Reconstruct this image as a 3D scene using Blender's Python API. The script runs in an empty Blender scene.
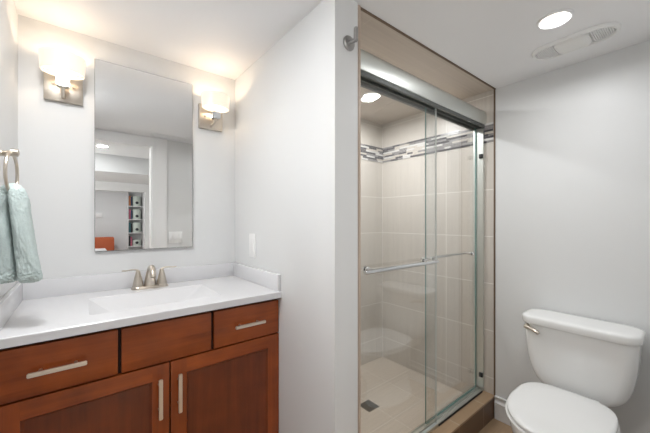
import bpy, bmesh, math, random
from mathutils import Vector, Matrix

random.seed(7)
PI = math.pi
S = bpy.context.scene
COL = S.collection

# ------------------------------------------------------------------ camera
CAM_H = 1.286
YAW = math.atan(245 / 303)
cam_d = bpy.data.cameras.new('camera')
cam_d.sensor_width = 36
cam_d.lens = 36 * 303 / 650
cam_d.shift_y = 4.5 / 650
cam_d.clip_start = 0.01
cam = bpy.data.objects.new('camera', cam_d)
COL.objects.link(cam)
cam.location = (0, 0, CAM_H)
cam.rotation_euler = (PI / 2, 0, -YAW)
S.camera = cam

# ------------------------------------------------------------------ world, lights, exposure
W = bpy.data.worlds.new('world')
S.world = W
W.use_nodes = True
W.node_tree.nodes['Background'].inputs[0].default_value = (0.9, 0.95, 1, 1)
W.node_tree.nodes['Background'].inputs[1].default_value = 0.3

S.view_settings.view_transform = 'Standard'
S.view_settings.look = 'None'
S.view_settings.gamma = 1
S.view_settings.use_curve_mapping = False
S.view_settings.exposure = 0.3


def area(name, loc, size, power, col=(1, 1, 1), spread=180, shape='DISK', rot=(0, 0, 0)):
    d = bpy.data.lights.new(name, 'AREA')
    d.shape = shape
    d.size = size
    d.energy = power
    d.color = col
    d.spread = math.radians(spread)
    o = bpy.data.objects.new(name, d)
    COL.objects.link(o)
    o.location = loc
    o.rotation_euler = rot
    return o


P_VANITY_FILL = 8.0
P_BATH, P_SHOWER, P_HALL, P_DEN, P_SCONCE, P_PANEL_FILL = 3.2, 9.0, 4.0, 12.0, 0.7, 3.0
P_UPLIGHT_FILL = 30.0
WARM = (0.975, 0.985, 1.0)
area('bath_can_lamp', (1.58, 0.39, 2.1455), 0.095, P_BATH, WARM, 166)
area('shower_can_lamp', (1.56, 1.42, 2.1455), 0.095, P_SHOWER, WARM)
area('hall_can_lamp', (0.20, -0.77, 2.1455), 0.095, P_HALL, (0.975, 0.988, 1))
area('hall_fill_panel_lamp', (-0.45, -0.72, 2.13), 0.75, P_PANEL_FILL, (0.975, 0.988, 1), 150, shape='SQUARE')  # added fill from the hall ceiling, out of view
area('vanity_fill_lamp', (-0.08, 0.95, 2.1455), 0.20, P_VANITY_FILL, WARM)  # added fill for the vanity alcove, out of view
area('den_can_lamp', (0.1, -3.3, 2.1455), 0.095, P_DEN, (0.975, 0.988, 1))


# ------------------------------------------------------------------ mesh helpers
def box(bm, x0, x1, y0, y1, z0, z1, mi=0):
    v = [bm.verts.new(p) for p in ((x0, y0, z0), (x1, y0, z0), (x1, y1, z0), (x0, y1, z0),
                                   (x0, y0, z1), (x1, y0, z1), (x1, y1, z1), (x0, y1, z1))]
    for q in ((0, 3, 2, 1), (4, 5, 6, 7), (0, 1, 5, 4), (1, 2, 6, 5), (2, 3, 7, 6), (3, 0, 4, 7)):
        f = bm.faces.new([v[i] for i in q])
        f.material_index = mi
    return v


def bbox(x0, x1, y0, y1, z0, z1, bev=0.0, seg=2):
    bm = bmesh.new()
    box(bm, x0, x1, y0, y1, z0, z1)
    if bev:
        bmesh.ops.bevel(bm, geom=bm.edges[:], offset=bev, segments=seg, affect='EDGES', profile=0.5)
    return bm


def loft(bm, rings, cap=True, closed=True, mi=0):
    vs = [[bm.verts.new(p) for p in r] for r in rings]
    n = len(rings[0])
    for a, b in zip(vs, vs[1:]):
        for i in range(n if closed else n - 1):
            j = (i + 1) % n
            f = bm.faces.new((a[i], a[j], b[j], b[i]))
            f.material_index = mi
    if cap:
        bm.faces.new(vs[0][::-1]).material_index = mi
        bm.faces.new(vs[-1]).material_index = mi
    return vs


def tube(bm, pts, rad, seg=14, sy=1.0):
    pts = [Vector(p) for p in pts]
    if not hasattr(rad, '__len__'):
        rad = [rad] * len(pts)
    rings = []
    prev = None
    for i, p in enumerate(pts):
        t = (pts[min(i + 1, len(pts) - 1)] - pts[max(i - 1, 0)]).normalized()
        if prev is None:
            up = Vector((0, 0, 1)) if abs(t.z) < 0.9 else Vector((0, 1, 0))
            u = t.cross(up).normalized()
        else:
            u = (prev - t * prev.dot(t)).normalized()
        prev = u
        w = t.cross(u)
        rings.append([p + (u * math.cos(2 * PI * k / seg) + w * math.sin(2 * PI * k / seg) * sy) * rad[i] for k in range(seg)])
    loft(bm, rings)


def lathe(bm, o, prof, axis='z', seg=28, ang=0.0):
    """prof: list of (radius, height) along the axis from o."""
    o = Vector(o)
    rings = []
    for r, h in prof:
        ring = []
        for k in range(seg):
            a = 2 * PI * k / seg + ang
            c, s = r * math.cos(a), r * math.sin(a)
            p = {'z': (c, s, h), 'y': (c, h, s), 'x': (h, c, s)}[axis]
            ring.append(o + Vector(p))
        rings.append(ring)
    loft(bm, rings)


def extrude(bm, poly, lo, hi, axis='x'):
    """polygon in the two other axes swept along axis."""
    def mk(a, b, t):
        return {'x': (t, a, b), 'y': (a, t, b), 'z': (a, b, t)}[axis]
    loft(bm, [[mk(a, b, lo) for a, b in poly], [mk(a, b, hi) for a, b in poly]])


def finish(bm, angle=35):
    bmesh.ops.recalc_face_normals(bm, faces=bm.faces)
    lim = math.radians(angle)
    for f in bm.faces:
        f.smooth = True
    for e in bm.edges:
        if len(e.link_faces) == 2:
            e.smooth = e.calc_face_angle(0) < lim


def wloc(o):
    v = Vector((0, 0, 0))
    while o:
        v += o.location
        o = o.parent
    return v


def obj(name, bm, mats, parent=None, at=None, angle=35):
    """link bm (world coordinates) as one mesh; origin at the parent, or at `at`."""
    finish(bm, angle)
    off = wloc(parent) if parent else Vector(at or (0, 0, 0))
    bmesh.ops.translate(bm, verts=bm.verts, vec=-off)
    me = bpy.data.meshes.new(name)
    bm.to_mesh(me)
    bm.free()
    for m in (mats if isinstance(mats, (list, tuple)) else [mats]):
        me.materials.append(m)
    o = bpy.data.objects.new(name, me)
    COL.objects.link(o)
    if parent:
        o.parent = parent
    else:
        o.location = off
    return o


def struct(name, bm, mats, angle=35):
    o = obj(name, bm, mats, None, None, angle)
    o['kind'] = 'structure'
    return o


def tag(o, label, cat, group=None):
    o['label'] = label
    o['category'] = cat
    if group:
        o['group'] = group
    return o


def thing(name, label, cat, loc, group=None):
    o = bpy.data.objects.new(name, None)
    o.empty_display_size = 0.05
    COL.objects.link(o)
    o.location = loc
    return tag(o, label, cat, group)


def copy_tree(o, parent=None):
    c = o.copy()
    COL.objects.link(c)
    if parent:
        c.parent = parent
    for ch in [k for k in COL.objects if k.parent == o]:
        copy_tree(ch, c)
    return c


# ------------------------------------------------------------------ materials
def srgb(r, g, b):
    f = lambda c: (c / 255 / 12.92) if c / 255 <= 0.04045 else ((c / 255 + 0.055) / 1.055) ** 2.4
    return (f(r), f(g), f(b), 1)


def mat(name, col, rough=0.5, metal=0.0, spec=0.5, bump=None, var=None):
    m = bpy.data.materials.new(name)
    m.use_nodes = True
    nt = m.node_tree
    b = nt.nodes['Principled BSDF']
    b.inputs['Base Color'].default_value = col
    b.inputs['Roughness'].default_value = rough
    b.inputs['Metallic'].default_value = metal
    b.inputs['Specular IOR Level'].default_value = spec
    tc = nt.nodes.new('ShaderNodeTexCoord')
    if bump:
        sc, st = bump
        n = nt.nodes.new('ShaderNodeTexNoise')
        n.inputs['Scale'].default_value = sc
        n.inputs['Detail'].default_value = 4
        nt.links.new(tc.outputs['Object'], n.inputs['Vector'])
        bp = nt.nodes.new('ShaderNodeBump')
        bp.inputs['Strength'].default_value = st
        bp.inputs['Distance'].default_value = 0.002
        nt.links.new(n.outputs['Fac'], bp.inputs['Height'])
        nt.links.new(bp.outputs['Normal'], b.inputs['Normal'])
    if var:
        sc, amt = var
        n = nt.nodes.new('ShaderNodeTexNoise')
        n.inputs['Scale'].default_value = sc
        nt.links.new(tc.outputs['Object'], n.inputs['Vector'])
        mx = nt.nodes.new('ShaderNodeMix')
        mx.data_type = 'RGBA'
        mx.inputs[6].default_value = [c * (1 - amt) for c in col[:3]] + [1]
        mx.inputs[7].default_value = [min(1, c * (1 + amt)) for c in col[:3]] + [1]
        nt.links.new(n.outputs['Fac'], mx.inputs[0])
        nt.links.new(mx.outputs[2], b.inputs['Base Color'])
    return m


def tile_mat(name, u, v, tw, th, c1, c2, grout, off=(0, 0), mortar=0.0025, rough=0.35, streak='v', offset=0.5):
    m = bpy.data.materials.new(name)
    m.use_nodes = True
    nt = m.node_tree
    L = nt.links.new
    b = nt.nodes['Principled BSDF']
    tc = nt.nodes.new('ShaderNodeTexCoord')
    sp = nt.nodes.new('ShaderNodeSeparateXYZ')
    L(tc.outputs['Object'], sp.inputs[0])
    cb = nt.nodes.new('ShaderNodeCombineXYZ')
    for k, (ax, o) in enumerate(((u, off[0]), (v, off[1]))):
        a = nt.nodes.new('ShaderNodeMath')
        a.operation = 'ADD'
        a.inputs[1].default_value = o
        L(sp.outputs[ax], a.inputs[0])
        L(a.outputs[0], cb.inputs[k])
    br = nt.nodes.new('ShaderNodeTexBrick')
    br.offset = offset
    br.inputs['Scale'].default_value = 1
    br.inputs['Brick Width'].default_value = tw
    br.inputs['Row Height'].default_value = th
    br.inputs['Mortar Size'].default_value = mortar
    br.inputs['Mortar Smooth'].default_value = 0.1
    br.inputs['Bias'].default_value = 0
    br.inputs['Color1'].default_value = c1
    br.inputs['Color2'].default_value = c2
    br.inputs['Mortar'].default_value = grout
    L(cb.outputs[0], br.inputs['Vector'])
    mp = nt.nodes.new('ShaderNodeMapping')
    mp.inputs['Scale'].default_value = (60, 1.5, 1) if streak == 'v' else (1.5, 60, 1)
    L(cb.outputs[0], mp.inputs['Vector'])
    n = nt.nodes.new('ShaderNodeTexNoise')
    n.inputs['Scale'].default_value = 1
    n.inputs['Detail'].default_value = 3
    L(mp.outputs[0], n.inputs['Vector'])
    rp = nt.nodes.new('ShaderNodeMapRange')
    rp.inputs['To Min'].default_value = 0.86
    rp.inputs['To Max'].default_value = 1.12
    L(n.outputs['Fac'], rp.inputs['Value'])
    mx = nt.nodes.new('ShaderNodeMix')
    mx.data_type = 'RGBA'
    mx.blend_type = 'MULTIPLY'
    mx.inputs[0].default_value = 1
    L(br.outputs['Color'], mx.inputs[6])
    L(rp.outputs[0], mx.inputs[7])
    L(mx.outputs[2], b.inputs['Base Color'])
    b.inputs['Roughness'].default_value = rough
    bp = nt.nodes.new('ShaderNodeBump')
    bp.inputs['Strength'].default_value = 0.4
    bp.inputs['Distance'].default_value = 0.001
    bp.invert = True
    L(br.outputs['Fac'], bp.inputs['Height'])
    L(bp.outputs['Normal'], b.inputs['Normal'])
    return m


def wood_mat(name, c1, c2, grain):
    m = bpy.data.materials.new(name)
    m.use_nodes = True
    nt = m.node_tree
    L = nt.links.new
    b = nt.nodes['Principled BSDF']
    tc = nt.nodes.new('ShaderNodeTexCoord')
    mp = nt.nodes.new('ShaderNodeMapping')
    mp.inputs['Scale'].default_value = (2.5, 40, 45) if grain == 'x' else (45, 40, 2.5)
    L(tc.outputs['Object'], mp.inputs['Vector'])
    n = nt.nodes.new('ShaderNodeTexNoise')
    n.inputs['Scale'].default_value = 1
    n.inputs['Detail'].default_value = 5
    n.inputs['Roughness'].default_value = 0.6
    n.inputs['Distortion'].default_value = 0.4
    L(mp.outputs[0], n.inputs['Vector'])
    n2 = nt.nodes.new('ShaderNodeTexNoise')
    n2.inputs['Scale'].default_value = 9
    n2.inputs['Detail'].default_value = 2
    L(tc.outputs['Object'], n2.inputs['Vector'])
    ad = nt.nodes.new('ShaderNodeMix')
    ad.inputs[0].default_value = 0.45
    L(n.outputs['Fac'], ad.inputs[2])
    L(n2.outputs['Fac'], ad.inputs[3])
    cr = nt.nodes.new('ShaderNodeValToRGB')
    cr.color_ramp.elements[0].position = 0.32
    cr.color_ramp.elements[0].color = c1
    cr.color_ramp.elements[1].position = 0.68
    cr.color_ramp.elements[1].color = c2
    L(ad.outputs[0], cr.inputs[0])
    L(cr.outputs[0], b.inputs['Base Color'])
    b.inputs['Roughness'].default_value = 0.32
    return m


def emit(name, col, strength):
    m = bpy.data.materials.new(name)
    m.use_nodes = True
    b = m.node_tree.nodes['Principled BSDF']
    b.inputs['Base Color'].default_value = col
    b.inputs['Emission Color'].default_value = col
    b.inputs['Emission Strength'].default_value = strength
    b.inputs['Roughness'].default_value = 0.3
    return m


def glass_mat(name, tint):
    m = bpy.data.materials.new(name)
    m.use_nodes = True
    nt = m.node_tree
    nt.nodes.remove(nt.nodes['Principled BSDF'])
    out = nt.nodes['Material Output']
    t = nt.nodes.new('ShaderNodeBsdfTransparent')
    t.inputs[0].default_value = tint
    g = nt.nodes.new('ShaderNodeBsdfGlossy')
    g.inputs['Roughness'].default_value = 0.0
    ge = nt.nodes.new('ShaderNodeNewGeometry')
    dt = nt.nodes.new('ShaderNodeVectorMath')
    dt.operation = 'DOT_PRODUCT'
    nt.links.new(ge.outputs['Incoming'], dt.inputs[0])
    nt.links.new(ge.outputs['Normal'], dt.inputs[1])

    def mth(op, a, b=None):
        n = nt.nodes.new('ShaderNodeMath')
        n.operation = op
        for k, q in enumerate((a, b)):
            if q is None:
                continue
            if isinstance(q, (int, float)):
                n.inputs[k].default_value = q
            else:
                nt.links.new(q, n.inputs[k])
        return n.outputs[0]
    # Schlick reflectance, the same on both faces of the pane
    fr = mth('ADD', mth('MULTIPLY', mth('POWER', mth('SUBTRACT', 1.0, mth('ABSOLUTE', dt.outputs['Value'])), 5.0), 0.89), 0.11)
    mx = nt.nodes.new('ShaderNodeMixShader')
    nt.links.new(fr, mx.inputs[0])
    nt.links.new(t.outputs[0], mx.inputs[1])
    nt.links.new(g.outputs[0], mx.inputs[2])
    nt.links.new(mx.outputs[0], out.inputs[0])
    return m


M = {}
M['wall'] = mat('wall_paint', srgb(225, 226, 226), 0.38, spec=0.35, bump=(260, 0.05))
M['ceil'] = mat('ceiling_paint', srgb(243, 243, 244), 0.6, spec=0.3, bump=(200, 0.05))
M['white'] = mat('white_trim_paint', srgb(240, 240, 240), 0.3)
M['quartz'] = mat('white_cultured_marble', srgb(222, 222, 224), 0.25, var=(90, 0.015))
M['porcelain'] = mat('white_porcelain', srgb(238, 238, 237), 0.08, spec=0.55)
M['plastic'] = mat('white_plastic', srgb(243, 243, 242), 0.3)
M['seat'] = mat('toilet_seat_plastic', srgb(238, 238, 237), 0.22)
M['nickel'] = mat('brushed_nickel', srgb(205, 196, 184), 0.28, 1.0, bump=(400, 0.05))
M['pull'] = mat('satin_nickel', srgb(226, 216, 204), 0.36, 1.0)
M['chrome'] = mat('chrome', srgb(222, 224, 226), 0.1, 1.0)
M['alu'] = mat('brushed_aluminium', srgb(222, 225, 221), 0.4, 1.0, bump=(300, 0.04))
M['dark'] = mat('dark_rubber', srgb(38, 40, 42), 0.5)
M['channel'] = mat('channel_grey', srgb(92, 95, 93), 0.45, 0.4)  # plain dark grey of the guide channel and drain grate
M['hook'] = mat('dark_satin_nickel', srgb(176, 175, 174), 0.32, 1.0)
M['glass_edge_pale'] = mat('pale_glass_edge', srgb(206, 213, 211), 0.15, 0.0, 0.6)
M['bronze'] = mat('bronze_tile_edging', srgb(112, 92, 76), 0.4, 0.3)
M['edge_beige'] = mat('beige_tile_edging', srgb(186, 168, 152), 0.4)
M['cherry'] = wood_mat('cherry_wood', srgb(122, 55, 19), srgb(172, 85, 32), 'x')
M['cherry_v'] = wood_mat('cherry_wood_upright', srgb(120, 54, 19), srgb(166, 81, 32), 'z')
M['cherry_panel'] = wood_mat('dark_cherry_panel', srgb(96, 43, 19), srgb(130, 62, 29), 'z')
M['cab_in'] = mat('cabinet_shadow_gap', srgb(46, 22, 12), 0.6)  # dark carcass colour stands in for shade in the gaps
M['terry'] = mat('aqua_terry', srgb(209, 223, 221), 0.95, spec=0.1, bump=(900, 1.0), var=(320, 0.12))
M['glass'] = glass_mat('clear_glass', (0.982, 0.989, 0.985, 1))
M['glass_edge'] = mat('green_glass_edge', srgb(110, 150, 146), 0.15, 0.0, 0.6)
M['mirror'] = mat('mirror_silver', (0.9, 0.91, 0.91, 1), 0.005, 1.0)
M['mirror_edge'] = mat('ground_mirror_edge', srgb(120, 122, 122), 0.25, 0.6)
M['lens'] = emit('lit_lens', (1, 0.93, 0.80, 1), 2.2)
M['opal'] = emit('lit_opal_glass', (1, 0.84, 0.66, 1), 0.58)
M['opal'].node_tree.nodes['Principled BSDF'].inputs['Base Color'].default_value = (0.5, 0.47, 0.43, 1)
M['bulb'] = emit('lit_bulb', (1, 0.9, 0.75, 1), 6)
M['vent_lens'] = mat('frosted_vent_lens', srgb(238, 238, 236), 0.4)
M['grille'] = mat('grille_grey', srgb(214, 214, 213), 0.5)
T1, T2, GR = srgb(208, 201, 192), srgb(204, 197, 188), srgb(230, 226, 219)
M['tile_x'] = tile_mat('beige_linen_tile', 'Y', 'Z', 0.61, 0.311, T1, T2, GR, off=(0.038, 0.061), offset=0.0, mortar=0.003)
M['tile_y'] = tile_mat('beige_linen_tile_back', 'X', 'Z', 0.61, 0.311, T1, T2, GR, off=(0.328, 0.061), offset=0.0, mortar=0.003)
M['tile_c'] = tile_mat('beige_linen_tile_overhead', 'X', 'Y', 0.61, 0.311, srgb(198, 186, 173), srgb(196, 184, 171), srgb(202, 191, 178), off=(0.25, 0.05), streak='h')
M['tile_f'] = tile_mat('beige_shower_floor_tile', 'X', 'Y', 0.305, 0.305, srgb(212, 201, 188), srgb(206, 195, 182), srgb(222, 214, 203), off=(0.02, 0.03), offset=0.0, mortar=0.003, streak='h')
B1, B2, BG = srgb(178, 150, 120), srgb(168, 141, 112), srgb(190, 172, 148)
M['curb_face_shaded'] = tile_mat('brown_curb_tile_shaded', 'X', 'Z', 0.305, 0.4, srgb(108, 84, 65), srgb(103, 80, 62), srgb(150, 128, 106), off=(0.18, 0.05), offset=0.0, streak='h')  # tile colour darkened for the shade on the curb face
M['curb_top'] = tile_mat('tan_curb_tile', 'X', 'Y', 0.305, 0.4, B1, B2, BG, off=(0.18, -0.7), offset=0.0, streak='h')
M['floor'] = tile_mat('tan_floor_tile', 'X', 'Y', 0.6, 0.3, B1, B2, srgb(150, 130, 110), streak='h')
M['hall_floor'] = mat('pale_hall_bounce_carpet', srgb(226, 218, 206), 0.95, spec=0.1, bump=(300, 0.6))  # pale tone chosen so the unseen floor bounces light upward
M['leather'] = mat('tan_leather', srgb(186, 92, 50), 0.45, bump=(120, 0.2))
M['drain'] = mat('steel_drain', srgb(128, 128, 126), 0.35, 0.8)
M['mos_dark'] = mat('mosaic_charcoal_glass', srgb(88, 86, 90), 0.15)
M['mos_mid'] = mat('mosaic_grey_stone', srgb(148, 145, 144), 0.25)
M['mos_light'] = mat('mosaic_white_marble', srgb(222, 220, 217), 0.12)
M['mos_beige'] = mat('mosaic_pale_stone', srgb(204, 196, 186), 0.3)
M['mos_grout'] = mat('mosaic_grout', srgb(200, 194, 186), 0.8)

# ------------------------------------------------------------------ setting
H = 2.15
XL, XS, XSH, XR = -0.202, 0.739, 0.871, 2.112
YB, YF, YD = 1.792, 0.855, -0.02
TE = 0.846                                  # where the tile on the right wall ends

struct('floor', bbox(-0.32, 2.25, -0.14, 1.92, -0.1, 0), M['floor'])
bm = bmesh.new()
TL, TRR = 0.866, 0.842                      # front edge of the tiled ceiling at its left and right end
loft(bm, [[(x, y, z) for x, y in ((-0.32, -0.14), (2.25, -0.14), (2.25, TRR), (XSH - 0.012, TL), (XSH - 0.012, 1.92), (-0.32, 1.92))] for z in (H, H + 0.1)])
struct('ceiling', bm, M['ceil'])
struct('wall_left', bbox(-0.32, XL, -0.14, 1.92, 0, H), M['wall'])
struct('wall_back', bbox(XL, XS + 0.05, YB, 1.92, 0, H), M['wall'])
struct('wall_partition', bbox(XS, XSH - 0.012, YF, YB, 0, H), M['wall'])
struct('wall_right', bbox(XR, 2.25, -0.14, TE, 0, H), M['wall'])
# entry wall with the doorway the photograph is taken from
bm = bmesh.new()
DX0, DX1, DH = -0.13, 0.585, 2.065
box(bm, XL, DX0, -0.14, YD, 0, H)
box(bm, DX1, XR, -0.14, YD, 0, H)
box(bm, DX0, DX1, -0.14, YD, DH, H)
struct('wall_front', bm, M['wall'])
# tiled shower shell
struct('wall_shower_left', bbox(XSH - 0.012, XSH, YF + 0.004, YB, 0, H), M['tile_x'])
struct('wall_shower_back', bbox(XS + 0.05, 2.25, YB, 1.92, 0, H), M['tile_y'])
struct('wall_shower_right', bbox(XR, 2.25, TE, YB, 0, H), M['tile_x'])
bm = bmesh.new()
loft(bm, [[(x, y, z) for x, y in ((XSH - 0.012, TL), (2.25, TRR), (2.25, 1.92), (XSH - 0.012, 1.92))] for z in (H, H + 0.1)])
struct('ceiling_shower', bm, M['tile_c'])
struct('floor_shower', bbox(XSH, XR, 0.985, YB, 0.0, 0.068), M['tile_f'])
# curb: shade painted into the darker face tile, top slab lighter
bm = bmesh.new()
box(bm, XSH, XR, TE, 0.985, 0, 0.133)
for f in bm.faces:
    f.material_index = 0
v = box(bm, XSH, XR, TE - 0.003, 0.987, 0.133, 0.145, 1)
struct('trim_1', bm, [M['curb_face_shaded'], M['curb_top']])
# thin bronze edging: overhead, down the right wall, down the partition corner
bm = bmesh.new()
loft(bm, [[(x, y, z) for x, y in ((XSH - 0.012, TL - 0.006), (XR, TRR - 0.006), (XR, TRR + 0.004), (XSH - 0.012, TL + 0.004))] for z in (H - 0.004, H + 0.004)])
struct('trim_2', bm, M['bronze'])
struct('trim_3', bbox(XR - 0.004, XR + 0.004, TE - 0.006, TE + 0.003, 0.145, H - 0.004), M['bronze'])
struct('trim_4', bbox(XSH - 0.010, XSH + 0.002, YF - 0.002, YF + 0.006, 0.145, H - 0.004), M['edge_beige'])

# mosaic band of stacked strips on the shower walls
def mosaic(name, along, lo, hi):
    bm = bmesh.new()
    z0, n, rh = 1.806, 9, 0.0146
    for r in range(n):
        p = lo - random.random() * 0.1
        while p < hi:
            ln = random.choice((0.05, 0.075, 0.1, 0.15, 0.15))
            a, b = max(p, lo), min(p + ln, hi)
            p += ln
            if b - a < 0.004:
                continue
            mi = random.choices((0, 1, 2, 3), (4, 4, 3, 2))[0]
            t = 0.005 + random.random() * 0.003
            a0, b0, za, zb = a + 0.0008, b - 0.0008, z0 + r * rh + 0.0008, z0 + (r + 1) * rh - 0.0008
            if along == 'y':
                box(bm, XR - t, XR, a0, b0, za, zb, mi)
            else:
                box(bm, a0, b0, YB - t, YB, za, zb, mi)
    z1 = z0 + n * rh
    if along == 'y':
        box(bm, XR - 0.003, XR, lo, hi, z0, z1, 4)
    else:
        box(bm, lo, hi, YB - 0.003, YB, z0, z1, 4)
    struct(name, bm, [M['mos_dark'], M['mos_mid'], M['mos_light'], M['mos_beige'], M['mos_grout']])


mosaic('trim_5', 'y', TE + 0.004, YB - 0.009)
mosaic('trim_6', 'x', XSH + 0.001, XR - 0.001)

# baseboards
def base_prof(t=0.016, h=0.147):
    return [(0, 0), (-t + 0.003, 0), (-t + 0.003, h - 0.050), (-t - 0.001, h - 0.046), (-t - 0.002, h - 0.040), (-t + 0.004, h - 0.034), (-t + 0.008, h - 0.022), (-t + 0.007, h - 0.010), (-t + 0.002, h - 0.006), (-t + 0.002, h), (0, h)]


bm = bmesh.new()
extrude(bm, [(XR + a, z) for a, z in base_prof()], YD + 0.016, TE - 0.006, 'y')
struct('baseboard_right', bm, M['white'])
bm = bmesh.new()
extrude(bm, [(YD - a, z) for a, z in base_prof()], 0.74, XR, 'x')
struct('baseboard_front', bm, M['white'])
bm = bmesh.new()
extrude(bm, [(YF + a, z) for a, z in base_prof()], XS, XSH - 0.012, 'x')
struct('baseboard_partition', bm, M['white'])

# casing of the entry doorway (seen in the mirror)
bm = bmesh.new()
box(bm, DX1, DX1 + 0.135, YD, YD + 0.018, 0, H - 0.002)
box(bm, DX1 + 0.02, DX1 + 0.12, YD + 0.018, YD + 0.024, 0, H - 0.006)
box(bm, XL, DX0, YD, YD + 0.012, 0, H - 0.002)
box(bm, DX0, DX1, YD, YD + 0.018, DH, H - 0.002)
box(bm, DX1 - 0.012, DX1, -0.14, YD, 0, DH)
box(bm, DX0, DX0 + 0.012, -0.14, YD, 0, DH)
box(bm, DX0 + 0.012, DX1 - 0.012, -0.14, YD, DH - 0.012, DH)
struct('trim_7', bm, M['white'])

# the hall and the room past it, visible in the mirror through the doorway
struct('floor_hall', bbox(-1.3, 1.75, -4.6, -0.14, -0.1, 0), M['hall_floor'])
struct('ceiling_hall', bbox(-1.3, 1.75, -1.27, -0.14, H, H + 0.1), M['ceil'])
struct('wall_hall_left', bbox(-1.4, -1.3, -4.6, -0.14, 0, H + 0.1), M['wall'])
struct('wall_hall_right', bbox(1.75, 1.85, -4.6, -0.14, 0, H + 0.1), M['wall'])
struct('wall_hall_soffit', bbox(-1.3, 1.75, -1.30, -1.27, 1.926, H + 0.1), M['wall'])
struct('ceiling_soffit', bbox(-1.3, 1.75, -2.56, -1.30, 1.926, 2.0), M['ceil'])
bm = bmesh.new()
box(bm, -1.3, -0.62, -2.66, -2.56, 0, H)
box(bm, 0.88, 1.75, -2.66, -2.56, 0, H)
box(bm, -0.62, 0.88, -2.66, -2.56, 1.785, H)
struct('wall_den_front', bm, M['wall'])
bm = bmesh.new()
box(bm, -0.74, 1.0, -2.56, -2.54, 1.785, 1.926)
box(bm, 0.88, 1.0, -2.56, -2.54, 0, 1.785)
box(bm, -0.74, -0.62, -2.56, -2.54, 0, 1.785)
struct('trim_8', bm, M['white'])
struct('wall_den_back', bbox(-1.3, 1.75, -4.6, -4.5, 0, H), M['wall'])
struct('ceiling_den', bbox(-1.3, 1.75, -4.6, -2.56, H, H + 0.1), M['ceil'])

# ------------------------------------------------------------------ vanity cabinet
van = thing('vanity_cabinet', 'reddish cherry wood bathroom vanity cabinet under the white counter', 'cabinet', (0.27, 1.5, 0))
CX0, CX1, CF = XL + 0.006, 0.7365, 1.262
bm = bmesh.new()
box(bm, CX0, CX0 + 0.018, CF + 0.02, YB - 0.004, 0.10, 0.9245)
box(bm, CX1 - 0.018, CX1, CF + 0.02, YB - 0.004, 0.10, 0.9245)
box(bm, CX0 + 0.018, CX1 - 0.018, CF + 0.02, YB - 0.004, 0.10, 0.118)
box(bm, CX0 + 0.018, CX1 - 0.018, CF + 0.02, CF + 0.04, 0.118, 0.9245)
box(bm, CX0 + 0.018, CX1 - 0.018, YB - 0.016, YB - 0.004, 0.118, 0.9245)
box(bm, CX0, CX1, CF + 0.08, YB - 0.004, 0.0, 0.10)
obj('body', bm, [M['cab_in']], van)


def slab(x0, x1, z0, z1, m, name, par):
    return obj(name, bbox(x0, x1, CF, CF + 0.0195, z0, z1, 0.0025), m, par)


def bar_pull(p0, p1, par, name):
    """square bar on two short posts, standing off the front face."""
    bm = bmesh.new()
    (x0, z0), (x1, z1) = p0, p1
    w, t = 0.0065, 0.005
    y = CF - 0.034
    if abs(x1 - x0) > abs(z1 - z0):
        box(bm, x0, x1, y, y + 2 * t, z0 - w, z0 + w)
        posts = [(x0 + 0.028, z0), (x1 - 0.028, z0)]
    else:
        box(bm, x0 - w, x0 + w, y, y + 2 * t, min(z0, z1), max(z0, z1))
        posts = [(x0, z0 - 0.028), (x0, z1 + 0.028)]
    bmesh.ops.bevel(bm, geom=bm.edges[:], offset=0.002, segments=2, affect='EDGES')
    for x, z in posts:
        tube(bm, [(x, y + 2 * t - 0.001, z), (x, CF + 0.001, z)], 0.0048, 12)
    return obj(name, bm, M['pull'], par)


d = slab(CX0 + 0.002, 0.102, 0.757, 0.910, M['cherry'], 'drawer', van)
bar_pull((-0.121, 0.833), (0.018, 0.833), d, 'pull')
slab(0.112, 0.420, 0.757, 0.910, M['cherry'], 'false_drawer_front', van)
d = slab(0.431, CX1, 0.757, 0.910, M['cherry'], 'drawer', van)
bar_pull((0.512, 0.833), (0.652, 0.833), d, 'pull')


def cab_door(x0, x1, z0, z1, hx, name='door'):
    r = 0.056
    bm = bmesh.new()
    for a, b, zz0, zz1, mi in ((x0, x0 + r, z0, z1, 1), (x1 - r, x1, z0, z1, 1), (x0 + r, x1 - r, z1 - r, z1, 0), (x0 + r, x1 - r, z0, z0 + r, 0)):
        box(bm, a, b, CF, CF + 0.0195, zz0, zz1, mi)
    door = obj(name, bm, [M['cherry'], M['cherry_v']], van)
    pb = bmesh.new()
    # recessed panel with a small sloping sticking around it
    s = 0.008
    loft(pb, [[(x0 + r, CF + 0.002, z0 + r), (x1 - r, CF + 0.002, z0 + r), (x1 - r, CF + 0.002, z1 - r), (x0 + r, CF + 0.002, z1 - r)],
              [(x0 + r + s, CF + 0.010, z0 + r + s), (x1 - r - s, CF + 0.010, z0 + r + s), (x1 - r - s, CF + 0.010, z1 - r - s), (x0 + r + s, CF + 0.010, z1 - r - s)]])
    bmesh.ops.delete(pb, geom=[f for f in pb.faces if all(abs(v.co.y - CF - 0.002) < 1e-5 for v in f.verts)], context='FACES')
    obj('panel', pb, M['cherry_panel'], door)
    bar_pull((hx, 0.708), (hx, 0.562), door, 'handle')


cab_door(CX0 + 0.002, 0.2625, 0.112, 0.751, 0.229)
cab_door(0.2685, CX1, 0.112, 0.751, 0.295)

# ------------------------------------------------------------------ counter with moulded basin
top = thing('bathroom_counter', 'white counter with shallow moulded rectangular basin and low splashes', 'countertop', (0.27, 1.5, 0.925))
bm = bmesh.new()
TX0, TX1, TY0, TY1, ZT, ZB = XL + 0.001, XS - 0.001, 1.236, YB - 0.001, 0.955, 0.9255


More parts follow.
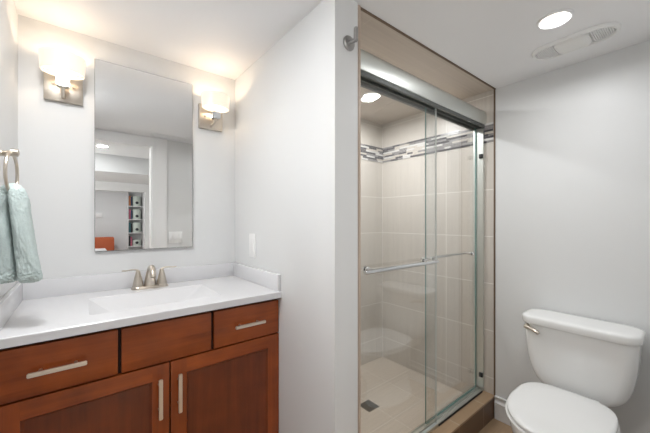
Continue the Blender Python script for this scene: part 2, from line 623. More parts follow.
def rect(x0, x1, y0, y1, z, r=0.0, n=5):
    if r == 0:
        return [(x0, y0, z), (x1, y0, z), (x1, y1, z), (x0, y1, z)]
    out = []
    for cx, cy, a0 in ((x0 + r, y0 + r, PI), (x1 - r, y0 + r, 1.5 * PI), (x1 - r, y1 - r, 0), (x0 + r, y1 - r, 0.5 * PI)):
        for k in range(n):
            a = a0 + k / (n - 1) * PI / 2
            out.append((cx + r * math.cos(a), cy + r * math.sin(a), z))
    return out


N = 5
outer_hi = rect(TX0 + 0.003, TX1 - 0.003, TY0 + 0.003, TY1, ZT, 0.0005, N)
rim = rect(0.026, 0.496, 1.345, 1.640, ZT, 0.012, N)
rim_in = rect(0.0285, 0.4935, 1.3475, 1.6375, ZT - 0.0025, 0.012, N)
bot = rect(0.118, 0.36, 1.405, 1.475, 0.905, 0.02, N)
bot2 = rect(0.15, 0.33, 1.42, 1.46, 0.900, 0.012, N)
outer_mid = rect(TX0, TX1, TY0, TY1, ZT - 0.003, 0.0005, N)
outer_lo = rect(TX0, TX1, TY0, TY1, ZB, 0.0005, N)
vs = loft(bm, [outer_lo, outer_mid, outer_hi, rim, rim_in, bot, bot2], cap=False)
bm.faces.new(vs[-1])
# closed underside of the slab and bowl
und = [bm.verts.new((x, y, z)) for x, y, z in rect(0.02, 0.5, 1.335, 1.65, ZB, 0.012, N)]
undb = [bm.verts.new((x, y, z)) for x, y, z in rect(0.11, 0.37, 1.395, 1.485, 0.887, 0.02, N)]
n = len(und)
for i in range(n):
    j = (i + 1) % n
    bm.faces.new((vs[0][j], vs[0][i], und[i], und[j]))
    bm.faces.new((und[j], und[i], undb[i], undb[j]))
bm.faces.new(undb[::-1])
obj('counter', bm, M['quartz'], top, angle=25)
obj('backsplash', bbox(TX0 + 0.0145, TX1 - 0.015, TY1 - 0.0155, TY1, ZT, 1.034, 0.001), M['quartz'], top)
obj('side_splash', bbox(TX1 - 0.016, TX1, 1.246, TY1, ZT, 1.034, 0.002), M['quartz'], top)
obj('side_splash', bbox(TX0, TX0 + 0.0155, 1.246, TY1, ZT, 1.034, 0.002), M['quartz'], top)
bm = bmesh.new()
lathe(bm, (0.24, 1.44, 0.8996), [(0.001, 0.004), (0.014, 0.004), (0.0145, 0.003), (0.019, 0.003), (0.0195, 0.0005), (0.001, 0.0005)])
obj('drain_ring', bm, M['nickel'], top)

# ------------------------------------------------------------------ faucet
FX, FY = 0.272, 1.722
fau = thing('faucet', 'brushed nickel two-handle centerset faucet behind the basin', 'faucet', (FX, FY, 0.955))
bm = bmesh.new()


def stadium(cx, cy, hx, r, z, n=12, axis='x'):
    out = []
    for k in range(n + 1):
        a = -PI / 2 + PI * k / n
        out.append((cx + hx - r + r * math.cos(a), cy + r * math.sin(a), z))
    for k in range(n + 1):
        a = PI / 2 + PI * k / n
        out.append((cx - hx + r + r * math.cos(a), cy + r * math.sin(a), z))
    if axis == 'y':
        out = [(cx + (y - cy), cy + (x - cx), z) for x, y, z in out][::-1]
    return out


loft(bm, [stadium(FX, FY, 0.082, 0.030, 0.955), stadium(FX, FY, 0.082, 0.030, 0.960), stadium(FX, FY, 0.078, 0.026, 0.966), stadium(FX, FY, 0.07, 0.02, 0.968)])
obj('base_plate', bm, M['nickel'], fau)
for s in (-1, 1):
    hx = FX + s * 0.052
    bm = bmesh.new()
    lathe(bm, (hx, FY, 0.966), [(0.0245, 0), (0.024, 0.006), (0.021, 0.020), (0.0165, 0.042), (0.0115, 0.062), (0.0095, 0.073), (0.009, 0.077), (0.004, 0.081)])
    h = obj('handle', bm, M['nickel'], fau)
    bm = bmesh.new()
    pts = [(hx - s * 0.004, FY, 1.044), (hx + s * 0.012, FY - 0.001, 1.050), (hx + s * 0.030, FY - 0.003, 1.051), (hx + s * 0.050, FY - 0.006, 1.0485), (hx + s * 0.066, FY - 0.009, 1.0495)]
    tube(bm, pts, [0.005, 0.0052, 0.0046, 0.0045, 0.0048], 12, 0.7)
    obj('lever', bm, M['nickel'], h)
bm = bmesh.new()
pts = [(FX, FY + 0.004, 0.964), (FX, FY + 0.002, 0.985), (FX, FY - 0.002, 1.012), (FX, FY - 0.008, 1.036), (FX, FY - 0.022, 1.054), (FX, FY - 0.042, 1.058), (FX, FY - 0.064, 1.050), (FX, FY - 0.078, 1.034), (FX, FY - 0.084, 1.018)]
tube(bm, pts, [0.028, 0.0255, 0.0205, 0.017, 0.0155, 0.0148, 0.014, 0.0132, 0.0125], 18)
sp = obj('spout', bm, M['nickel'], fau)
bm = bmesh.new()
tube(bm, [(FX, FY + 0.022, 0.966), (FX, FY + 0.022, 1.02)], 0.0025, 10)
lathe(bm, (FX, FY + 0.022, 1.018), [(0.002, 0), (0.005, 0.003), (0.005, 0.009), (0.002, 0.012)])
obj('lift_rod', bm, M['nickel'], fau)

# ------------------------------------------------------------------ mirror
MX0, MX1, MZ0, MZ1 = 0.053, 0.4875, 1.143, 2.045
mir = thing('wall_mirror', 'tall frameless rectangular mirror hung above the basin', 'mirror', (0.27, YB, 1.143))
obj('backing', bbox(MX0 + 0.002, MX1 - 0.002, 1.781, YB - 0.0005, MZ0 + 0.002, MZ1 - 0.002), M['mirror_edge'], mir)
bm = bmesh.new()
y0, b = 1.776, 0.004
o_ = lambda d, y: [(MX0 + d, y, MZ0 + d), (MX1 - d, y, MZ0 + d), (MX1 - d, y, MZ1 - d), (MX0 + d, y, MZ1 - d)]
vs = loft(bm, [o_(0, 1.7808), o_(0, y0 + 0.001), o_(0.0012, y0)], mi=1)
for f in bm.faces:
    if all(abs(v.co.y - y0) < 1e-6 for v in f.verts):
        f.material_index = 0
obj('mirror_glass', bm, [M['mirror'], M['mirror_edge']], mir, angle=5)

# ------------------------------------------------------------------ sconces
def sconce(cx):
    root = thing('wall_sconce', 'lit oval opal-glass wall sconce on square nickel plate, left of mirror', 'wall lamp', (cx, YB, 1.87), 'sconces flanking the mirror')
    obj('backplate', bbox(cx - 0.066, cx + 0.066, YB - 0.022, YB - 0.0005, 1.814, 1.950, 0.002), M['nickel'], root)
    for sx in (-0.035, 0.035):
        bm = bmesh.new()
        lathe(bm, (cx + sx, YB - 0.022, 1.884), [(0.0055, 0.001), (0.0055, -0.004), (0.003, -0.007)], 'y', 14)
        obj('screw', bm, M['nickel'], root)
    bm = bmesh.new()
    tube(bm, [(cx, YB - 0.020, 1.834), (cx, YB - 0.040, 1.833), (cx, YB - 0.066, 1.836), (cx, YB - 0.088, 1.843), (cx, YB - 0.097, 1.856)], [0.0085, 0.0075, 0.007, 0.007, 0.0075], 14)
    obj('arm', bm, M['nickel'], root)
    CY = YB - 0.097
    bm = bmesh.new()
    box(bm, cx - 0.021, cx + 0.021, CY - 0.021, CY + 0.021, 1.853, 1.890)
    bmesh.ops.bevel(bm, geom=bm.edges[:], offset=0.003, segments=2, affect='EDGES')
    box(bm, cx - 0.0715, cx + 0.0715, CY - 0.004, CY + 0.004, 1.912, 1.917)
    box(bm, cx - 0.006, cx + 0.006, CY - 0.006, CY + 0.006, 1.888, 1.9165)
    obj('shade_holder', bm, M['chrome'], root)
    # oval band of opal glass, open above and below
    bm = bmesh.new()

    def oval(a, b_, z, n=40):
        return [(cx + a * math.cos(2 * PI * k / n), CY + b_ * math.sin(2 * PI * k / n), z) for k in range(n)]
    rr = [oval(0.070, 0.056, 1.911), oval(0.0725, 0.0585, 1.912), oval(0.0745, 0.0605, 1.945), oval(0.076, 0.062, 1.984),
          oval(0.073, 0.059, 1.984), oval(0.0715, 0.0575, 1.945), oval(0.0695, 0.0555, 1.912)]
    loft(bm, rr + [rr[0]], cap=False)
    bmesh.ops.remove_doubles(bm, verts=bm.verts, dist=1e-5)
    obj('shade', bm, M['opal'], root)
    bm = bmesh.new()
    lathe(bm, (cx, CY, 1.9142), [(0.009, 0), (0.009, 0.010), (0.012, 0.016), (0.014, 0.024), (0.011, 0.032), (0.004, 0.037)], 'z', 18)
    obj('bulb', bm, M['bulb'], root)
    ld = bpy.data.lights.new('sconce_lamp', 'POINT')
    ld.energy = P_SCONCE
    ld.color = (1, 0.78, 0.56)
    ld.shadow_soft_size = 0.009
    lo = bpy.data.objects.new('sconce_lamp', ld)
    COL.objects.link(lo)
    lo.parent = root
    lo.location = (0, -0.097, 1.962 - 1.87)
    return root


sc1 = sconce(-0.056)
sc2 = copy_tree(sc1)
sc2.location.x = 0.588
sc2['label'] = 'lit oval opal-glass wall sconce on square nickel plate, right of mirror'

# ------------------------------------------------------------------ towel ring and towel
tr = thing('towel_ring', 'brushed nickel towel ring on the wall left of the counter', 'towel ring', (XL, 1.36, 1.52))
RC = Vector((-0.162, 1.318, 1.432))
bm = bmesh.new()
lathe(bm, (XL, 1.345, 1.494), [(0.024, 0.0005), (0.024, 0.006), (0.019, 0.010), (0.010, 0.012), (0.008, 0.02)], 'x', 24)
tube(bm, [(XL + 0.018, 1.345, 1.494), (XL + 0.030, 1.338, 1.495), (XL + 0.048, 1.322, 1.495)], 0.0085, 14)
lathe(bm, (XL + 0.040, 1.318, 1.495), [(0.006, -0.004), (0.0115, -0.002), (0.0115, 0.014), (0.006, 0.017)], 'x', 18)
obj('mount', bm, M['nickel'], tr)
bm = bmesh.new()
ang = math.radians(85)                       # the ring hangs turned away from the wall
uh = Vector((math.cos(ang), math.sin(ang), 0))
R = 0.062
n, m_ = 48, 10
ringv = []
for i in range(n):
    a = 2 * PI * i / n
    rad = uh * math.cos(a) + Vector((0, 0, 1)) * math.sin(a)
    c = RC + rad * R
    nn = uh.cross(Vector((0, 0, 1)))
    ringv.append([bm.verts.new(c + (rad * math.cos(2 * PI * k / m_) + nn * math.sin(2 * PI * k / m_)) * 0.0045) for k in range(m_)])
for i in range(n):
    A, B_ = ringv[i], ringv[(i + 1) % n]
    for k in range(m_):
        bm.faces.new((A[k], B_[k], B_[(k + 1) % m_], A[(k + 1) % m_]))
obj('ring', bm, M['nickel'], tr)

# hand towel: bunched at the ring, its two folded tails hanging to the counter
bm = bmesh.new()


def tail(path, n=26):
    rings = []
    for (x, y, z, a, b_, rot) in path:
        ring = []
        for k in range(n):
            t = 2 * PI * k / n
            c, s = math.cos(t), math.sin(t)
            e = 0.75
            px = a * math.copysign(abs(c) ** e, c)
            py = b_ * math.copysign(abs(s) ** e, s)
            w = 1 + 0.05 * math.sin(3 * t + z * 25) + 0.03 * random.uniform(-1, 1)
            px, py = px * w, py * w
            ring.append((x + px * math.cos(rot) - py * math.sin(rot), y + px * math.sin(rot) + py * math.cos(rot), z))
        rings.append(ring)
    loft(bm, rings)


def lerp_path(keys, n=26):
    out = []
    for i in range(n):
        t = i / (n - 1) * (len(keys) - 1)
        k = min(int(t), len(keys) - 2)
        f = t - k
        out.append(tuple(a + (b - a) * f for a, b in zip(keys[k], keys[k + 1])))
    return out


# (x, y, z, half width, half depth, turn)
tail(lerp_path([(-0.150, 1.300, 1.390, 0.008, 0.012, 0), (-0.148, 1.298, 1.380, 0.018, 0.026, 0), (-0.143, 1.295, 1.350, 0.022, 0.030, 0), (-0.139, 1.295, 1.290, 0.0225, 0.034, 0), (-0.129, 1.295, 1.205, 0.0235, 0.037, 0),
                (-0.1205, 1.295, 1.135, 0.0255, 0.040, 0), (-0.118, 1.295, 1.115, 0.0265, 0.040, 0), (-0.118, 1.295, 1.103, 0.024, 0.034, 0), (-0.118, 1.295, 1.099, 0.012, 0.018, 0)]))
tail(lerp_path([(-0.172, 1.335, 1.388, 0.006, 0.014, 0), (-0.176, 1.335, 1.378, 0.013, 0.026, 0), (-0.181, 1.335, 1.350, 0.0165, 0.034, 0), (-0.180, 1.335, 1.290, 0.0175, 0.040, 0), (-0.176, 1.335, 1.205, 0.021, 0.044, 0),
                (-0.1735, 1.335, 1.135, 0.0235, 0.046, 0), (-0.173, 1.335, 1.112, 0.0235, 0.046, 0), (-0.173, 1.335, 1.102, 0.021, 0.04, 0), (-0.173, 1.335, 1.099, 0.01, 0.02, 0)]))
# the roll of cloth over the bottom of the ring joining the tails
tube(bm, [(-0.180, 1.335, 1.368), (-0.172, 1.325, 1.381), (-0.160, 1.312, 1.387), (-0.150, 1.302, 1.381), (-0.143, 1.297, 1.366)], [0.014, 0.017, 0.018, 0.017, 0.015], 16)
tw = obj('hand_towel', bm, M['terry'], None, (-0.15, 1.31, 1.095), angle=80)
tag(tw, 'pale aqua terry hand towel hanging folded through the nickel ring', 'towel')
ss = tw.modifiers.new('smooth', 'SUBSURF')
ss.levels = ss.render_levels = 2
tx = bpy.data.textures.new('terry_loops', 'CLOUDS')
tx.noise_scale = 0.005
dm = tw.modifiers.new('loops', 'DISPLACE')
dm.texture = tx
dm.strength = 0.008
dm.mid_level = 0.5

# ------------------------------------------------------------------ plates on the walls
sw = thing('light_switch', 'white switch plate on the partition wall right of the counter', 'light switch', (XS, 1.543, 1.15))
obj('plate', bbox(XS - 0.006, XS - 0.0003, 1.504, 1.582, 1.088, 1.217, 0.002), M['plastic'], sw)
obj('rocker', bbox(XS - 0.009, XS - 0.0055, 1.5265, 1.5595, 1.119, 1.186, 0.001), M['plastic'], sw)

g = thing('light_switch', 'white three-switch plate on the entry wall, seen low in the mirror', 'light switch', (0.80, YD, 1.11))
obj('plate', bbox(0.735, 0.872, YD + 0.0003, YD + 0.006, 1.05, 1.17, 0.002), M['plastic'], g)
for k in range(3):
    x = 0.757 + k * 0.0465
    obj('rocker', bbox(x - 0.016, x + 0.016, YD + 0.0055, YD + 0.009, 1.078, 1.143, 0.001), M['white'], g)

rh = thing('robe_hook', 'brushed nickel robe hook on the narrow wall beside the shower', 'hook', (0.807, YF, 1.975))
bm = bmesh.new()
lathe(bm, (0.807, YF, 1.972), [(0.028, -0.0005), (0.028, -0.006), (0.024, -0.011), (0.010, -0.013)], 'y', 28)
obj('rosette', bm, M['hook'], rh)
bm = bmesh.new()
tube(bm, [(0.807, YF - 0.010, 1.972), (0.807, YF - 0.034, 1.968), (0.807, YF - 0.040, 1.972)], 0.0075, 14)
lathe(bm, (0.807, YF - 0.042, 1.962), [(0.006, 0), (0.0085, 0.003), (0.0085, 0.046), (0.007, 0.052), (0.003, 0.054)], 'z', 18)
obj('peg', bm, M['hook'], rh)

# ------------------------------------------------------------------ ceiling lights and vents
def can_light(x, y, label, k=1.0):
    root = thing('recessed_light', label, 'ceiling light', (x, y, H), None)
    bm = bmesh.new()
    prof = [(0.064, 0), (0.064, -0.003), (0.062, -0.006), (0.056, -0.008), (0.0525, -0.006), (0.0525, 0)]
    rings = []
    for r, h in prof:
        r *= k
        rings.append([(x + r * math.cos(2 * PI * q / 48), y + r * math.sin(2 * PI * q / 48), H + h) for q in range(48)])
    loft(bm, rings, cap=False)
    obj('trim_ring', bm, M['white'], root)
    bm = bmesh.new()
    lathe(bm, (x, y, H), [(0.001, -0.0005), (0.0525 * k, -0.0005), (0.0525 * k, -0.0035), (0.001, -0.004)], 'z', 40)
    obj('lens', bm, M['lens'], root)
    return root


can_light(1.58, 0.39, 'round lit recessed ceiling light beside the oval vent, near the toilet')
can_light(1.56, 1.42, 'round lit recessed light in the tiled shower ceiling behind glass')
pn = thing('added_fill_panel', 'added unseen square fill panel on the hall ceiling outside the doorway', 'ceiling light', (-0.45, -0.72, H))  # unseen fixture added to send soft light through the doorway
obj('frame', bbox(-0.86, -0.04, -1.13, -0.31, 2.134, H - 0.0005, 0.002), M['white'], pn)
can_light(-0.08, 0.95, 'added unseen recessed fill light in the bathroom ceiling in front of the vanity by the left wall', 2.1)  # unseen fixture added to brighten the vanity alcove
tl = thing('added_uplight', 'added unseen uplight on a tall white stand in the hall outside the doorway', 'floor lamp', (-0.85, -1.10, 0))  # unseen uplight added to whiten the hall ceiling
bm = bmesh.new()
lathe(bm, (-0.85, -1.10, 0.0003), [(0.14, 0), (0.14, 0.015), (0.12, 0.025), (0.02, 0.03)], 'z', 32)
obj('base', bm, M['white'], tl)
bm = bmesh.new()
tube(bm, [(-0.85, -1.10, 0.025), (-0.85, -1.10, 1.50)], 0.012, 14)
obj('pole', bm, M['white'], tl)
bm = bmesh.new()
lathe(bm, (-0.85, -1.10, 1.495), [(0.02, 0), (0.08, 0.03), (0.14, 0.09), (0.135, 0.09), (0.076, 0.036), (0.018, 0.012)], 'z', 32)
obj('bowl_shade', bm, M['white'], tl)
bm = bmesh.new()
lathe(bm, (-0.85, -1.10, 1.507), [(0.013, 0), (0.013, 0.02), (0.024, 0.045), (0.022, 0.06), (0.006, 0.07)], 'z', 18)
obj('bulb', bm, M['bulb'], tl)
ld = bpy.data.lights.new('added_uplight_glow', 'POINT')
ld.energy = P_UPLIGHT_FILL
ld.shadow_soft_size = 0.03
ld.color = (1, 0.99, 0.97)
lo = bpy.data.objects.new('added_uplight_glow', ld)
COL.objects.link(lo)
lo.parent = tl
lo.location = (0, 0, 1.62)
can_light(0.20, -0.77, 'round recessed light in the hall ceiling, seen only in the mirror')
can_light(0.1, -3.3, 'recessed light of the room past the hall with the leather sofa')

VX, VY = 1.85, 0.385
vent = thing('ceiling_vent', 'white oval bath fan cover on the ceiling beside the recessed light', 'vent', (VX, VY, H))
bm = bmesh.new()
rings = []
for hx, r, z in ((0.168, 0.080, H), (0.168, 0.080, H - 0.006), (0.163, 0.075, H - 0.014), (0.156, 0.068, H - 0.016), (0.152, 0.064, H - 0.013), (0.151, 0.063, H - 0.003)):
    rings.append(stadium(VX, VY, hx, r, z, 16, 'y'))
loft(bm, rings, cap=False)
obj('rim', bm, M['plastic'], vent)
bm = bmesh.new()
loft(bm, [stadium(VX, VY, 0.152, 0.064, H - 0.0005, 16, 'y'), stadium(VX, VY, 0.152, 0.064, H - 0.0035, 16, 'y')])
obj('back_pan', bm, M['grille'], vent)
for s in (-1, 1):
    for k in range(10):
        y = VY + s * (0.074 + 0.0075 * k)
        dy = abs(y - VY) - (0.152 - 0.064)
        hw = math.sqrt(max(0, 0.062 ** 2 - max(0, dy) ** 2))
        if hw > 0.015:
            obj('louvre', bbox(VX - hw, VX + hw, y - 0.0022, y + 0.0022, H - 0.009, H - 0.0034), M['plastic'], vent)
bm = bmesh.new()
loft(bm, [rect(VX - 0.062, VX + 0.062, VY - 0.066, VY + 0.066, H - 0.0034, 0.03, 8), rect(VX - 0.062, VX + 0.062, VY - 0.066, VY + 0.066, H - 0.014, 0.03, 8),
          rect(VX - 0.054, VX + 0.054, VY - 0.058, VY + 0.058, H - 0.021, 0.026, 8), rect(VX - 0.03, VX + 0.03, VY - 0.034, VY + 0.034, H - 0.024, 0.016, 8)])
obj('light_lens', bm, M['vent_lens'], vent)

reg = thing('air_register', 'long white air register on the ceiling by the doorway, seen in the mirror', 'vent', (0.71, 0.12, H))
bm = bmesh.new()
box(bm, 0.55, 0.88, 0.075, 0.175, H - 0.006, H - 0.0003)
obj('frame', bm, M['white'], reg)
for k in range(5):
    y = 0.092 + 0.016 * k
    obj('louvre', bbox(0.57, 0.86, y, y + 0.007, H - 0.009, H - 0.0055), M['white'], reg)

# ------------------------------------------------------------------ sliding shower door
sd = thing('shower_door', 'framed sliding glass shower door standing on the brown tiled curb', 'shower door', (1.49, 0.94, 0.145))
X0, X1 = XSH + 0.0005, XR - 0.009
bm = bmesh.new()
prof = [(0.902, 1.928), (0.899, 1.930), (0.8965, 1.946), (0.8960, 1.963), (0.8965, 1.980), (0.8985, 1.998), (0.902, 2.012), (0.907, 2.020), (0.914, 2.024), (0.985, 2.024), (0.990, 2.018), (0.990, 1.928)]
extrude(bm, prof, X0, XR - 0.0005, 'x')
hd = obj('header', bm, M['alu'], sd, angle=30)
bm = bmesh.new()
for a, b in ((0.904, 0.915), (0.940, 0.945), (0.972, 0.988)):
    box(bm, X0, X1, a, b, 1.909, 1.936)
obj('guide_channel', bm, M['channel'], hd)
bm = bmesh.new()
prof = [(0.913, 0.1455), (0.913, 0.159), (0.915, 0.161), (0.918, 0.161), (0.920, 0.152), (0.938, 0.152), (0.940, 0.161), (0.945, 0.161), (0.947, 0.152), (0.964, 0.152), (0.966, 0.162), (0.970, 0.162), (0.972, 0.1455)]
extrude(bm, prof, X0, X1 + 0.008, 'x')
tk = obj('bottom_track', bm, M['alu'], sd, angle=20)
obj('seal', bbox(1.55, 2.085, 0.9095, 0.9135, 0.1456, 0.156), M['dark'], tk)
for x0, x1 in ((XSH + 0.0005, XSH + 0.022), (2.097, XR - 0.0005)):
    bm = bmesh.new()
    box(bm, x0, x1, 0.910, 0.976, 0.1735, 1.9085)
    j = obj('jamb', bm, M['alu'], sd)
    if x0 > 1.5:
        for z in (0.255, 1.72):
            obj('bumper', bbox(2.083, 2.0975, 0.911, 0.934, z - 0.014, z + 0.014, 0.002), M['dark'], j)


def panel(x0, x1, y, edge='glass_edge', z0=0.158, z1=1.9275):
    bm = bmesh.new()
    box(bm, x0, x1, y - 0.004, y + 0.004, z0, z1)
    for f in bm.faces:
        if abs(f.calc_center_median().y - y) < 1e-4:
            f.material_index = 1
    return obj('glass_panel', bm, [M['glass'], M[edge]], sd)


def bar(par, x0, x1, yg, yb, z, posts):
    bm = bmesh.new()
    lathe(bm, (x0, yb, z), [(0.004, 0), (0.0085, 0.003), (0.0095, 0.008), (0.0095, x1 - x0 - 0.008), (0.0085, x1 - x0 - 0.003), (0.004, x1 - x0)], 'x', 18)
    o = obj('towel_bar', bm, M['chrome'], par)
    s = 1 if yb > yg else -1
    for x in posts:
        bm = bmesh.new()
        tube(bm, [(x, yb, z), (x, yg + s * 0.0042, z)], 0.0075, 14)
        lathe(bm, (x, yg + s * 0.0042, z), [(0.013, 0), (0.013, s * 0.006), (0.008, s * 0.008)], 'y', 20)
        lathe(bm, (x, yg - s * 0.0042, z), [(0.013, 0), (0.013, -s * 0.007), (0.009, -s * 0.011), (0.004, -s * 0.012)], 'y', 20)
        obj('post', bm, M['chrome'], o)


pa = panel(XSH + 0.026, 1.546, 0.9265, 'glass_edge_pale')
pb_ = panel(1.494, 2.091, 0.958)
bar(pa, 0.915, 1.475, 0.9265, 0.872, 1.072, (0.985, 1.435))
bar(pb_, 1.535, 2.065, 0.958, 1.010, 1.066, (1.58, 2.045))

dr = thing('shower_drain', 'square grey metal drain set in the beige shower floor', 'drain', (1.48, 1.37, 0.068))
obj('drain_frame', bbox(1.432, 1.528, 1.322, 1.418, 0.0682, 0.0705), M['drain'], dr)
bm = bmesh.new()
for k in range(8):
    x = 1.438 + k * 0.0108
    box(bm, x, x + 0.006, 1.328, 1.412, 0.0703, 0.0715)
obj('grate', bm, M['channel'], dr)

# ------------------------------------------------------------------ toilet
TYC = 0.394
to = thing('toilet', 'white two-piece toilet with closed lid against the right wall', 'toilet', (1.75, TYC, 0))


def rrect(x0, x1, hw, z, r=0.05, n=8, bow=0.0, yc=None):
    """rounded plan section; front (x0 side) bows out by `bow`."""
    yc = TYC if yc is None else yc
    pts = rect(x0, x1, yc - hw, yc + hw, z, min(r, hw * 0.98, (x1 - x0) * 0.48), n)
    out = []
    for x, y, zz in pts:
        t = (y - yc) / hw
        k = (x1 - x) / (x1 - x0)
        out.append((x - bow * k * (1 - t * t), y, zz))
    return out


def dense(keys, per=4):
    """Catmull-Rom through key rows."""
    out = []
    n = len(keys)
    for i in range(n - 1):
        p0, p1, p2, p3 = keys[max(i - 1, 0)], keys[i], keys[i + 1], keys[min(i + 2, n - 1)]
        for s in range(per):
            t = s / per
            out.append(tuple(0.5 * ((2 * b) + (c - a) * t + (2 * a - 5 * b + 4 * c - d) * t * t + (3 * b - a - 3 * c + d) * t ** 3) for a, b, c, d in zip(p0, p1, p2, p3)))
    out.append(tuple(keys[-1]))
    return out


TXB = XR - 0.018
bm = bmesh.new()
keys = [(0.393, 0.100, 1.962), (0.396, 0.122, 1.948), (0.406, 0.146, 1.938), (0.426, 0.168, 1.931), (0.456, 0.187, 1.927), (0.50, 0.202, 1.923), (0.56, 0.214, 1.919), (0.64, 0.222, 1.915), (0.730, 0.227, 1.912)]
loft(bm, [rrect(xf, TXB, hw, z, 0.045, 8, 0.022) for z, hw, xf in dense(keys, 3)])
obj('tank', bm, M['porcelain'], to, angle=50)
bm = bmesh.new()
lk = [(0.7305, 0.230, 1.902), (0.733, 0.234, 1.897), (0.738, 0.236, 1.895), (0.762, 0.2365, 1.894), (0.768, 0.2345, 1.896), (0.772, 0.229, 1.901), (0.774, 0.220, 1.91), (0.775, 0.19, 1.94)]
loft(bm, [rrect(xf, TXB + 0.004 - (xf - 1.894) * 0.4, hw, z, 0.055, 10, 0.026) for z, hw, xf in lk])
obj('tank_lid', bm, M['porcelain'], to, angle=50)
bm = bmesh.new()
lathe(bm, (1.9035, 0.594, 0.710), [(0.015, 0.012), (0.015, -0.002), (0.012, -0.008), (0.007, -0.012), (0.007, -0.018)], 'x', 20)
tube(bm, [(1.887, 0.600, 0.712), (1.883, 0.588, 0.713), (1.879, 0.57, 0.711), (1.875, 0.548, 0.704), (1.873, 0.532, 0.696)], [0.010, 0.0115, 0.0115, 0.0115, 0.0105], 14, 0.8)
obj('flush_lever', bm, M['nickel'], to)


def egg(xf, xb, hw, z, n=48, sq=0.62, yc=TYC + 0.006):
    """elongated seat outline: rounded nose at xf, squarer back at xb."""
    xm = xf + (xb - xf) * 0.56
    out = []
    for k in range(n):
        a = 2 * PI * k / n
        c, s = math.cos(a), math.sin(a)
        if c < 0:
            x = xm + c * (xm - xf)
            y = hw * s
        else:
            x = xm + (xb - xm) * abs(c) ** sq
            y = hw * math.copysign(abs(s) ** sq, s)
        out.append((x, yc + y, z))
    return out


bm = bmesh.new()
bk = [(0.0, 1.56, 1.965, 0.122), (0.03, 1.565, 1.96, 0.116), (0.10, 1.57, 1.945, 0.106), (0.17, 1.545, 1.925, 0.116), (0.24, 1.49, 1.905, 0.146), (0.31, 1.44, 1.895, 0.168), (0.36, 1.42, 1.888, 0.178), (0.392, 1.415, 1.886, 0.181), (0.400, 1.418, 1.884, 0.179)]
loft(bm, [egg(xf, xb, hw, z) for z, xf, xb, hw in dense(bk, 3)])
obj('bowl', bm, M['porcelain'], to, angle=60)
bm = bmesh.new()
loft(bm, [rrect(1.80, TXB - 0.01, 0.085, 0.33, 0.03), rrect(1.80, TXB, 0.10, 0.37, 0.04), rrect(1.80, TXB, 0.105, 0.405, 0.04), rrect(1.81, TXB - 0.005, 0.10, 0.412, 0.04)])
obj('bowl_deck', bm, M['porcelain'], to, angle=50)
bm = bmesh.new()
so = [egg(1.417, 1.872, 0.188, 0.4005), egg(1.409, 1.878, 0.194, 0.405), egg(1.408, 1.878, 0.195, 0.414), egg(1.414, 1.874, 0.190, 0.4195), egg(1.47, 1.83, 0.12, 0.4195), egg(1.475, 1.825, 0.115, 0.412), egg(1.475, 1.825, 0.115, 0.4005)]
vs = loft(bm, so, cap=False)
for i in range(48):
    j = (i + 1) % 48
    bm.faces.new((vs[-1][i], vs[-1][j], vs[0][j], vs[0][i]))
obj('seat', bm, M['seat'], to, angle=40)
bm = bmesh.new()
lo_ = [egg(1.420, 1.890, 0.182, 0.4215), egg(1.412, 1.888, 0.189, 0.425), egg(1.412, 1.888, 0.189, 0.434), egg(1.417, 1.892, 0.185, 0.4395), egg(1.430, 1.882, 0.174, 0.4425), egg(1.50, 1.83, 0.11, 0.4445), egg(1.58, 1.75, 0.05, 0.445)]
loft(bm, lo_)
obj('seat_lid', bm, M['seat'], to, angle=40)
for s in (-1, 1):
    bm = bmesh.new()
    lathe(bm, (1.903, TYC + s * 0.075, 0.425), [(0.007, -0.022), (0.008, -0.02), (0.008, 0.02), (0.007, 0.022)], 'y', 16)
    box(bm, 1.895, 1.909, TYC + s * 0.075 - 0.018, TYC + s * 0.075 + 0.018, 0.411, 0.424)
    obj('hinge', bm, M['seat'], to)

# ------------------------------------------------------------------ room past the hall, seen in the mirror
so_ = thing('leather_sofa', 'tan leather sofa in the far room, seen low in the mirror', 'sofa', (-0.2, -4.0, 0))
obj('seat_base', bbox(-0.75, 0.42, -4.38, -3.62, 0.06, 0.44, 0.03), M['leather'], so_)
bm = bmesh.new()
extrude(bm, [(-4.38, 0.44), (-4.14, 0.44), (-4.20, 0.92), (-4.24, 0.95), (-4.33, 0.95), (-4.38, 0.91)], -0.75, 0.56, 'x')
bmesh.ops.bevel(bm, geom=bm.edges[:], offset=0.012, segments=2, affect='EDGES')
obj('backrest', bm, M['leather'], so_)
for x in (-0.92, 0.425):
    obj('armrest', bbox(x, x + 0.165, -4.38, -3.60, 0.06, 0.62, 0.04, 3), M['leather'], so_)

SHX0, SHX1, SHY = 0.825, 1.10, -4.5
sh = thing('display_shelf', 'narrow white open shelf on the far wall, seen in the mirror', 'shelf', (0.96, SHY, 0))
SZ = [0.15, 0.44, 0.735, 1.03, 1.325, 1.62]
for x in (SHX0 - 0.014, SHX1):
    obj('side_panel', bbox(x, x + 0.014, SHY + 0.0005, SHY + 0.20, 0, 1.95), M['white'], sh)
for z in SZ:
    obj('shelf_board', bbox(SHX0, SHX1, SHY + 0.0005, SHY + 0.20, z - 0.018, z), M['white'], sh)
bk_cols = [('navy', srgb(48, 66, 92)), ('orange', srgb(200, 132, 92)), ('pink', srgb(196, 110, 130)), ('teal', srgb(70, 120, 128)), ('black', srgb(50, 50, 54))]
M['paper'] = mat('pale_green_card', srgb(216, 226, 216), 0.6)
M['ink'] = mat('dark_print', srgb(60, 66, 70), 0.6)
plan = [(1.62, 'top', ('orange', 'navy')), (1.325, 'second', ('pink', 'navy')), (1.03, 'third', ('teal', 'black')), (0.735, 'fourth', ('black', 'pink'))]
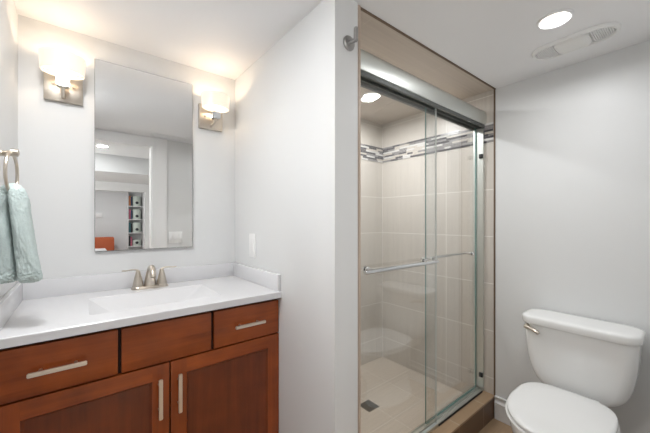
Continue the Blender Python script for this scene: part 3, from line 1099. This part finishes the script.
cm = {n: mat(n + '_book_cover', c, 0.5) for n, c in bk_cols}
for z, nm, cols in plan:
    x = SHX0 + 0.012
    for k, cn in enumerate(cols):
        b_ = thing('book', '%s book standing on the %s shelf of the far white unit' % (cn, nm), 'book', (x + 0.014, SHY + 0.1, z), 'books on the far shelf')
        hh = 0.22 - 0.02 * k
        bm = bmesh.new()
        box(bm, x, x + 0.003, SHY + 0.03, SHY + 0.17, z + 0.0003, z + hh)
        box(bm, x + 0.025, x + 0.028, SHY + 0.03, SHY + 0.17, z + 0.0003, z + hh)
        box(bm, x + 0.003, x + 0.025, SHY + 0.167, SHY + 0.17, z + 0.0003, z + hh)
        obj('cover', bm, cm[cn], b_)
        obj('pages', bbox(x + 0.003, x + 0.025, SHY + 0.034, SHY + 0.167, z + 0.003, z + hh - 0.004), M['paper'], b_)
        x += 0.031
    c = thing('canister', 'pale green canister with a dark round label on the %s far shelf' % nm, 'canister', (0.975, SHY + 0.12, z), 'pale canisters on the far shelf')
    bm = bmesh.new()
    hh = 0.22 if z != 0.735 else 0.13
    lathe(bm, (0.985, SHY + 0.11, z + 0.0003), [(0.078, 0), (0.082, 0.01), (0.082, hh - 0.03), (0.078, hh - 0.02), (0.068, hh)], 'z', 24)
    obj('body', bm, M['paper'], c)
    bm = bmesh.new()
    lathe(bm, (0.985, SHY + 0.193, z + 0.07), [(0.03, -0.006), (0.03, 0.0012)], 'y', 20)
    obj('label_disc', bm, M['ink'], c)

tb = thing('side_table', 'white table in front of the far leather sofa, seen in the mirror', 'table', (-0.1, -3.1, 0))
obj('tabletop', bbox(-0.55, 0.36, -3.35, -2.85, 0.755, 0.785, 0.004), M['white'], tb)
for x in (-0.5, 0.28):
    for y in (-3.32, -2.92):
        obj('leg', bbox(x, x + 0.04, y, y + 0.04, 0, 0.755), M['white'], tb)
th = thing('thermostat', 'small white box on the far room wall, seen in the mirror', 'thermostat', (0.31, -4.5, 1.4))
obj('housing', bbox(0.26, 0.375, -4.4995, -4.475, 1.36, 1.46, 0.004), M['plastic'], th)
pc = thing('picture', 'dark framed picture on the far room wall above the white box', 'picture', (0.1, -4.5, 1.55))
obj('frame', bbox(-0.15, 0.245, -4.4995, -4.475, 1.52, 1.95, 0.003), M['ink'], pc)
obj('mat_board', bbox(-0.11, 0.205, -4.476, -4.473, 1.56, 1.91), M['plastic'], pc)
